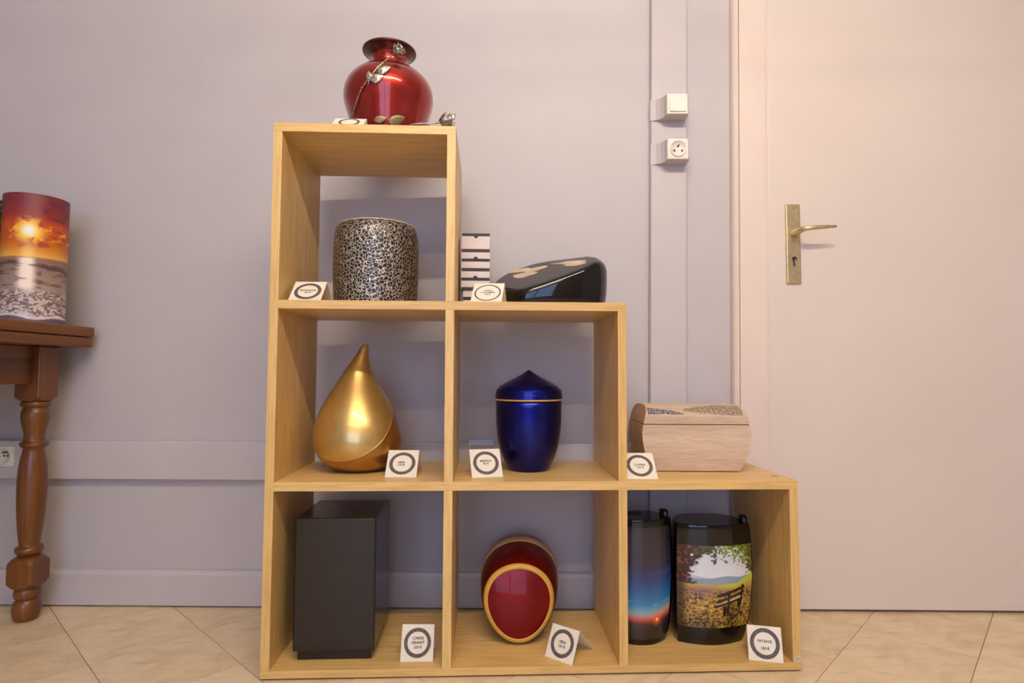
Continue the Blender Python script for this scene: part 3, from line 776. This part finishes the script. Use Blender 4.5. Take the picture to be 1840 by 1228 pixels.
# ------------------------------------------------------------------ black granite box urn
gr = thing('box_urn', (.1290, .118, Z0), 0, 'tall black granite box urn on a recessed plinth', 'urn')
MB().box(-.0725, .0725, -.074, .074, 0, .0205, .001).build('plinth', M_GRANITE, gr)
MB().box(-.0800, .0800, -.085, .085, .0200, .2790, .0035).build('body', M_GRANITE, gr)

# ------------------------------------------------------------------ red and gold pebble urn
ve = thing('pebble_urn', (.4985, .160, Z0), 0, 'deep red pebble urn with gold oval rings on the bottom shelf', 'urn')
def egg(y, w, zl, zh, cx=0.0, s=1.0, n=72, g=.13):
    out = []; zc, h = (zl + zh) / 2, (zh - zl) / 2
    for i in range(n):
        t = 2 * PI * i / n
        x = w * s * math.cos(t) * (1 + g * math.sin(t)); z = zc + h * s * math.sin(t)
        out.append((x + cx, y + .13 * z, z))
    return out
F = (-.068, .0745, .0045, .162)
secs = [egg(*F), egg(-.060, .0785, .0015, .168, .001), egg(-.045, .0820, .0002, .175, .002), egg(-.020, .0850, .0, .183, .004), egg(.010, .0865, .0, .1895, .006), egg(.035, .0860, .001, .1925, .008), egg(.050, .0835, .005, .1920, .009), egg(.058, .0790, .011, .1875, .009)]
secs = [egg(F[0] - .004, F[1], F[2], F[3], 0, .965)] + secs + [egg(.064, .0790, .011, .1875, .009, .9), egg(.068, .0790, .011, .1875, .009, .5)]
dome = [egg(F[0] - .004 - .010 * (1 - s * s / .93), F[1], F[2], F[3], 0, s) for s in (.02, .3, .55, .75, .88, .965)]
MB().rings(dome + secs[1:]).build('body', M_RED2, ve)
band = []
for s, dy in ((.872, -.0056), (.876, -.0064), (.92, -.0058), (.970, -.0046), (.998, -.0012), (1.003, .0012)):
    band.append(egg(F[0] + dy, F[1], F[2], F[3], 0, s))
MB().rings(band, False, False).build('oval_ring', M_GOLDPAINT, ve)
MB().rings([egg(.0020, .0855, .0002, .1868, .0055), egg(.0022, .0868, .0, .1890, .0055), egg(.0160, .0874, .0, .1918, .0065), egg(.0310, .0868, .0008, .1930, .008), egg(.0315, .0858, .0012, .1918, .008)], False, False).build('oval_ring', M_BEIGEG, ve)

# ------------------------------------------------------------------ printed pictures
def vnoise(u, v, seed):
    rs = np.random.RandomState(seed); T = rs.rand(64, 64)
    iu, iv = np.floor(u).astype(int), np.floor(v).astype(int); fu, fv = u - iu, v - iv
    fu = fu * fu * (3 - 2 * fu); fv = fv * fv * (3 - 2 * fv)
    g = lambda a, b: T[a % 64, b % 64]
    return (g(iu, iv) * (1 - fu) + g(iu + 1, iv) * fu) * (1 - fv) + (g(iu, iv + 1) * (1 - fu) + g(iu + 1, iv + 1) * fu) * fv
def fbm(u, v, seed, o=4):
    a, s, t = 1.0, 0, 0
    for k in range(o): s = s + a * vnoise(u * 2 ** k, v * 2 ** k, seed + k); t += a; a *= .55
    return s / t
def mixa(c, col, m):
    m = np.clip(m, 0, 1)[..., None]; return c * (1 - m) + np.array(col, float) * m
def grad(v, stops):
    ps = [s[0] for s in stops]
    return np.stack([np.interp(v, ps, [s[1][k] for s in stops]) for k in range(3)], -1)
def ss(a, b, x): t = np.clip((x - a) / (b - a), 0, 1); return t * t * (3 - 2 * t)
def pic_sunset(u, v):
    h = .50 + .03 * (u - .3)
    c = grad(v, [(0, (118, 40, 48)), (.10, (128, 42, 50)), (.17, (150, 44, 34)), (.24, (196, 78, 26)), (.36, (200, 90, 24)), (.42, (214, 128, 30)), (.49, (236, 182, 76)), (.505, (150, 110, 92)), (.60, (150, 124, 112)), (.75, (172, 150, 138)), (1, (206, 192, 190))])
    cl = fbm(u * 5, v * 16, 3)
    c = mixa(c, (92, 28, 42), ss(.5, .75, cl) * (v < .2) * .7)
    c = mixa(c, (150, 46, 22), ss(.5, .7, fbm(u * 6, v * 20, 9)) * ss(.16, .22, v) * (1 - ss(.4, .44, v)) * .8)
    d = np.hypot((u - .40) * .9, (v - .292) * 2.0)
    edge = fbm(u * 12, v * 34, 21)
    c = mixa(c, (255, 206, 74), (1 - ss(.10, .30, d)) * ss(.40, .62, edge + .30 * (1 - ss(.08, .26, d))) * (v < .42))
    c = mixa(c, (250, 190, 60), ss(.56, .70, fbm(u * 14, v * 40, 31)) * ss(.22, .26, v) * (1 - ss(.34, .38, v)) * .8)
    c = mixa(c, (255, 240, 190), 1 - ss(.06, .13, d))
    c = mixa(c, (255, 252, 240), 1 - ss(.03, .08, d))
    c = mixa(c, (255, 214, 110), (1 - ss(.02, .16, np.abs(u - .40))) * ss(.36, .48, v) * (v < h) * .8)
    sea = ss(h - .004, h + .004, v)
    wav = fbm(u * 7, v * 60, 41)
    c = mixa(c, (92, 72, 68), sea * ss(.50, .68, wav) * (1 - ss(.7, .78, v)) * .8)
    c = mixa(c, (70, 52, 56), np.exp(-((v - .548 - .05 * (u - .3) ** 2 - .02 * (u - .3)) / .009) ** 2) * .85)
    col = (1 - ss(.05, .17, np.abs(u - .39) / (1 + .6 * (v - .5)))) * sea * (1 - ss(.72, .80, v))
    c = mixa(c, (255, 236, 220), col * ss(.36, .58, fbm(u * 4, v * 50, 51) + .16))
    foam = ss(.74, .80, v + .03 * fbm(u * 6, v * 6, 61))
    fm = fbm(u * 26, v * 90, 71, 3)
    c = mixa(c, (112, 86, 82), foam * ss(.46, .60, fm) * .85)
    c = mixa(c, (240, 226, 226), foam * ss(.52, .40, fm) * .5 * 1)
    ed = .955 + .02 * u - .03 * np.sin(u * 9) * .4
    c = mixa(c, (104, 90, 112), ss(ed, ed + .006, v)); c = mixa(c, (236, 226, 230), np.exp(-((v - ed + .008) / .010) ** 2))
    return c
def pic_green(u, v):
    n = fbm(u * 14, v * 40, 5); c = grad(v, [(0, (44, 60, 26)), (.4, (96, 128, 40)), (.6, (120, 130, 40)), (.8, (70, 50, 40)), (1, (60, 44, 42))])
    c = mixa(c, (30, 40, 20), ss(.5, .66, n)); return mixa(c, (170, 190, 110), ss(.62, .74, fbm(u * 18, v * 50, 15)) * .7 * (v < .6))
def pic_dusk(u, v):
    bow = .05 * ((u - .35) ** 2) * 2
    w = v + bow
    c = grad(w, [(0, (44, 37, 46)), (.30, (46, 40, 58)), (.40, (40, 44, 84)), (.50, (34, 66, 124)), (.62, (34, 104, 160)), (.70, (52, 128, 176)), (.76, (128, 166, 184)), (.795, (176, 150, 150)), (.82, (196, 96, 78)), (.845, (150, 56, 54)), (.862, (72, 42, 46)), (.90, (50, 38, 38)), (1, (46, 36, 32))])
    c = mixa(c, (70, 110, 170), ss(.52, .7, fbm(u * 3, w * 26, 7)) * np.exp(-((w - .47) / .05) ** 2) * .5)
    c = mixa(c, (130, 180, 210), ss(.5, .66, fbm(u * 2.5, w * 34, 17)) * np.exp(-((w - .69) / .03) ** 2) * .7)
    c = mixa(c, (232, 150, 110), np.exp(-((w - .80 + .10 * (u - .6)) / .018) ** 2) * ss(.45, .9, u) * .8)
    d = np.hypot((u - .66) * .8, (v - .828) * 1.7)
    c = mixa(c, (255, 96, 50), (1 - ss(.015, .13, d)) * .85); c = mixa(c, (255, 226, 160), 1 - ss(.008, .035, d))
    return c
def pic_park(u, v):
    c = grad(v, [(0, (196, 206, 222)), (.35, (222, 224, 234)), (.43, (226, 226, 232))])
    hill = .405 - .03 * np.exp(-((u - .62) / .16) ** 2) - .035 * ss(.75, 1.0, u)
    hill2 = .41 - .04 * np.exp(-((u - .15) / .2) ** 2)
    c = mixa(c, (190, 198, 212), ss(hill2 - .006, hill2, v)); c = mixa(c, (138, 158, 178), ss(hill - .006, hill + .002, v))
    g0 = .455 + .02 * np.sin(PI * np.clip(u, 0, 1)) - .10 * ss(.72, 1.0, u)
    gr = ss(g0 - .004, g0 + .004, v)
    ground = grad(v, [(.42, (206, 190, 84)), (.48, (196, 170, 84)), (.55, (176, 138, 84)), (.7, (168, 132, 62)), (1, (176, 136, 48))])
    lime = np.exp(-((v - g0 - .02) / .035) ** 2) * ss(.4, .75, u)
    ground = mixa(ground, (186, 202, 60), lime)
    pur = np.exp(-((u - .25) / .3) ** 2) * np.exp(-((v - .57) / .07) ** 2)
    ground = mixa(ground, (146, 112, 110), pur * .8)
    n1 = fbm(u * 40, v * 62, 11, 3); dk = ss(.5, .62, n1) * ss(.50, .62, v)
    ground = mixa(ground, (58, 40, 24), dk * .9)
    ground = mixa(ground, (226, 188, 82), ss(.60, .72, fbm(u * 46, v * 70, 13, 3)) * ss(.55, .7, v) * .9)
    shd = np.exp(-((u - .30) / .28) ** 2) * ss(.78, 1, v) + np.exp(-((u - .72) / .10) ** 2) * ss(.66, .78, v) * .9
    ground = mixa(ground, (44, 32, 20), np.clip(shd, 0, 1) * (.35 + .65 * ss(.42, .56, n1)))
    ground = mixa(ground, (34, 24, 18), (1 - ss(.03, .16, u)) * .7)
    c = c * (1 - gr[..., None]) + ground * gr[..., None]
    # tree on the left side, dark red leaves
    lw = .17 + .22 * (1 - ss(0, .30, v)) + .05 * (fbm(u * 3, v * 16, 23) - .5) * 4
    tl = ss(lw + .04, lw - .04, u + .16 * (fbm(u * 34, v * 46, 29, 3) - .5)) * (v < g0 + .01)
    c = mixa(c, (52, 26, 24), tl); c = mixa(c, (120, 58, 48), tl * ss(.58, .7, fbm(u * 30, v * 40, 33, 2)))
    sun = np.hypot((u - .175) * .8, v - .12); c = mixa(c, (255, 246, 236), 1 - ss(.006, .022, sun))
    # hanging leaves
    lim = .05 + .20 * ss(.42, 1.0, u) + .12 * np.exp(-((u - .45) / .06) ** 2) + .10 * np.exp(-((u - .60) / .05) ** 2)
    lf = ss(.50, .58, fbm(u * 40, v * 48, 37, 3) + .22 * (lim - v) / .2) * (v < lim + .06) * (u > .2)
    c = mixa(c, (70, 76, 36), lf * (1 - ss(.5, .66, u))); c = mixa(c, (132, 146, 44), lf * ss(.5, .66, u)); c = mixa(c, (62, 70, 26), lf * ss(.56, .66, fbm(u * 44, v * 52, 57, 2)))
    c = mixa(c, (84, 78, 30), ss(.86, .97, u + .12 * (fbm(u * 12, v * 24, 43) - .5)) * (v < g0) * ss(.3, .5, fbm(u * 28, v * 40, 47, 2)))
    # bench
    def quad(p):
        m = np.ones_like(u, bool)
        for i in range(4):
            (x0, y0), (x1, y1) = p[i], p[(i + 1) % 4]
            m &= ((x1 - x0) * (v - y0) - (y1 - y0) * (u - x0)) >= 0
        return m.astype(float)
    B = (40, 26, 20)
    c = mixa(c, (190, 176, 160), quad([(.47, .725), (.86, .61), (.86, .66), (.48, .745)]))
    for q in ([(.50, .600), (.88, .500), (.88, .532), (.50, .640)], [(.49, .675), (.88, .560), (.88, .590), (.49, .708)], [(.455, .735), (.86, .64), (.86, .665), (.46, .765)],
              [(.640, .555), (.675, .55), (.665, .84), (.635, .84)], [(.835, .49), (.865, .485), (.845, .74), (.815, .74)], [(.57, .745), (.62, .735), (.63, .86), (.59, .86)], [(.78, .68), (.82, .67), (.82, .75), (.785, .75)]):
        c = mixa(c, B, quad(q))
    return c
def print_mesh(name, pfn, pic, nu, nv, m, parent):
    """pfn(u, v) -> point, v runs from the top down; colours are the printed picture"""
    us = np.linspace(0, 1, nu); vs_ = np.linspace(0, 1, nv)
    Ug, Vg = np.meshgrid(us, vs_)
    c = pic(Ug, Vg) / 255.0
    c = np.where(c <= .04045, c / 12.92, ((c + .055) / 1.055) ** 2.4)
    verts = [pfn(us[i], vs_[j]) for j in range(nv) for i in range(nu)]
    faces = [(j * nu + i, (j + 1) * nu + i, (j + 1) * nu + i + 1, j * nu + i + 1) for j in range(nv - 1) for i in range(nu - 1)]
    me = bpy.data.meshes.new(name); me.from_pydata(verts, [], faces)
    a = me.color_attributes.new('print', 'FLOAT_COLOR', 'POINT')
    buf = np.ones((nv * nu, 4), np.float32); buf[:, :3] = c.reshape(-1, 3)
    a.data.foreach_set('color', buf.ravel())
    me.polygons.foreach_set('use_smooth', [True] * len(faces)); me.materials.append(m); me.update()
    o = bpy.data.objects.new(name, me); COL.objects.link(o); o.parent = parent
    return o

# ------------------------------------------------------------------ photo urns on the bottom shelf
def photo_urn(label, loc, rz, edges, sag, depth, H, pic, pz0, pz1, u0, u1, nu, nv, side):
    t = thing('photo_urn', loc, rz, label, 'urn')
    zs = [e[0] for e in edges]
    def lr(z): return float(np.interp(z, zs, [e[1] for e in edges])), float(np.interp(z, zs, [e[2] for e in edges]))
    def front(u, z, off=0.0):
        l, r = lr(z); x = l + (r - l) * u; k = 2 * u - 1
        y = sag * (k * k) - off + .012 * max(0, abs(k) - .93) / .07 * 0
        return (x, y, z)
    def ring(z, s=1.0, tz=0.0):
        l, r = lr(z); N = 30; out = []
        for i in range(N + 1):
            x, y, _ = front(i / N, z); out.append((x, y))
        cx_, hw_ = (l + r) / 2, (r - l) / 2
        for k in range(1, 28):
            a = PI * k / 28; ca = math.cos(a)
            out.append((cx_ + (hw_ + .0008) * math.copysign(abs(ca) ** .7, ca), sag + .006 + (depth - sag - .006) * math.sin(a) ** .8))
        cx, cy = (l + r) / 2, depth / 2
        return [(cx + (x - cx) * s, cy + (y - cy) * s, z + tz) for x, y in out]
    rr = [ring(0, .97), ring(.004)] + [ring(z) for z in np.linspace(.02, H - .006, 14)] + [ring(H - .001, .985), ring(H, .95)]
    sharp(MB().rings(rr).build('body', M_BLACK, t), 50)
    # taller rounded rear spine along one side
    sp = []
    for z in list(np.linspace(.02, H + .009, 10)) + [H + .0125, H + .0135]:
        l, r = lr(min(z, H)); x = r - .006 if side > 0 else l + .006
        rad = .0085 if z <= H + .0095 else (.0066 if z < H + .013 else .0035)
        sp.append([(x + rad * math.cos(a), sag + .020 + rad * 1.5 * math.sin(a), z) for a in [2 * PI * k / 16 for k in range(16)]])
    MB().rings(sp).build('spine', M_BLACK, t)
    print_mesh('photo_print', lambda u, v: front(u0 + (u1 - u0) * u, pz1 + (pz0 - pz1) * v, .0006), pic, nu, nv, M_PRINT, t)
    return t
px0 = .912
ed = [(0, -.0745, .064), (.015, -.0752, .070), (.04, -.0760, .078), (.08, -.0765, .085), (.135, -.0765, .090), (.19, -.0755, .0885), (.225, -.0745, .086), (.25, -.0735, .0835)]
photo_urn('black urn printed with a park bench under autumn trees', (px0, .0775, Z0), 0, ed, .021, .115, .2475, pic_park, .036, .2055, .004, .985, 220, 260, 1)
ed2 = [(z, l * .72, r * .68) for z, l, r in ed]
photo_urn('black urn printed with a blue dusk sky and red sun', (.7775, .0840, Z0), .20, ed2, .020, .095, .2580, pic_dusk, .012, .243, .005, .93, 90, 130, 1)

# ------------------------------------------------------------------ table at the left with printed urns
TX, TY1, TY0, TZ = -.584, .334, -.42, .697
tb = thing('side_table', (-1.25, -.04, 0), unit=False, label='dark oak table with turned legs and double top', cat='table')
T0 = (-1.25, -.04, 0)
def tpart(mb, name, m): return mb.xform(lambda x, y, z: (x - T0[0], y - T0[1], z - T0[2])).build(name, m, tb)
tpart(MB().box(-1.95, TX, TY0, TY1, .6722, TZ, .003), 'upper_leaf', M_TX)
tpart(MB().box(-1.945, TX - .003, TY0 + .004, TY1 - .002, .6465, .6712, .003), 'lower_leaf', M_TX)
tpart(MB().box(-1.93, TX - .012, TY0 + .012, TY1 - .01, .6705, .6725), 'leaf_gap', M_DARK)
LXY = [(-.672, .268), (-.672, -.355), (-1.862, .268), (-1.862, -.355)]
def leg_mesh():
    mb = MB()
    s = .0298
    mb.box(-s, s, -s, s, .522, .6463, .003)
    def sq(h, z, r=None):                   # square section, corners cut by the turner
        out = []
        for k in range(32):
            a = 2 * PI * (k + .5) / 32
            q = h / max(abs(math.cos(a)), abs(math.sin(a)))
            if r: q = min(q, r)
            out.append((q * math.cos(a), q * math.sin(a), z))
        return out
    mb.rings([sq(.0295, .524), sq(.0295, .5195, .036), sq(.0292, .5155, .030), sq(.0285, .5145, .0255)], smooth=False)
    mb.lathe([(.022, .517), (.0245, .5155), (.0285, .5125), (.0305, .5075), (.029, .5025), (.025, .5000), (.0230, .4985), (.0252, .4960), (.0280, .4880), (.0286, .4780), (.0276, .4680), (.0250, .4550), (.0220, .4420), (.0208, .4300), (.0214, .4210), (.0225, .4180), (.0270, .4165), (.0290, .4130), (.0275, .4085), (.0235, .4040), (.0205, .4010), (.0222, .3920), (.0255, .3760), (.0280, .3560), (.0294, .3320), (.0295, .3050), (.0287, .2750), (.0270, .2420), (.0248, .2120), (.0218, .1860), (.0196, .1740), (.0205, .1722), (.0262, .1710), (.0285, .1650), (.0278, .1590), (.0245, .1545), (.0205, .1520), (.020, .140)], n=40)
    mb.rings([sq(.0312, .1490, .0235), sq(.0312, .1450, .0300), sq(.0312, .1400, .0350), sq(.0312, .1340, .0400), sq(.0312, .1270), sq(.0312, .0960), sq(.0312, .0890, .0400), sq(.0312, .0830, .0350), sq(.0312, .0780, .0300), sq(.0312, .0745, .0240)], smooth=False)
    mb.lathe([(.020, .080), (.0225, .0755), (.0258, .0700), (.0270, .0620), (.0255, .0540), (.0225, .0505), (.0205, .0490), (.0222, .0475), (.0262, .0420), (.0286, .0320), (.0285, .0220), (.0268, .0110), (.0235, .0030), (.021, 0)], n=40)
    return mb
leg0 = None
for x, y in LXY:
    if leg0 is None:
        leg0 = leg_mesh().build('leg', M_TZ, tb); g = leg0
    else:
        g = leg0.copy(); COL.objects.link(g); g.parent = tb
    g.location = (x - T0[0], y - T0[1], 0)
for x in (-.672, -1.862): tpart(MB().box(x - .012, x + .012, -.330, .243, .5560, .6463, .002), 'apron', M_TX)
for y in (.268, -.355): tpart(MB().box(-1.835, -.699, y - .012, y + .012, .5560, .6463, .002), 'apron', M_TX)
for y in (.045, -.15): tpart(MB().box(-1.90, -.628, y - .016, y + .016, .6230, .6463, .003), 'slide_rail', M_TX)

def candle(label, x, y, r, h, pic, ang0):
    t = thing('printed_cylinder_urn', (x, y, TZ), 0, label, 'urn', unit=False)
    MB().lathe([(r - .001, 0), (r, .001), (r, h - .001), (r - .0015, h)], n=96).build('body', mat('urn_plum_print', (96, 44, 48), .45, build=redl((88, 38, 44), (104, 48, 52))), t)
    print_mesh('photo_wrap', lambda u, v: ((r + .0006) * math.cos(math.radians(ang0 - 100 + 200 * u)), (r + .0006) * math.sin(math.radians(ang0 - 100 + 200 * u)), (h - .0015) * (1 - v) + .0008), lambda u, v: pic((np.sin((u - .5) * math.radians(200)) + 1) / 2, v), 190, 260, M_PRINTM, t)
    return t
candle('cylinder urn printed with an orange sunset over sea waves', -.660, .23, .0625, .2985, pic_sunset, -50.2)
candle('cylinder urn printed with green leaves at the table edge beside the sunset urn', -.7995, .24, .0625, .2950, pic_green, -44)
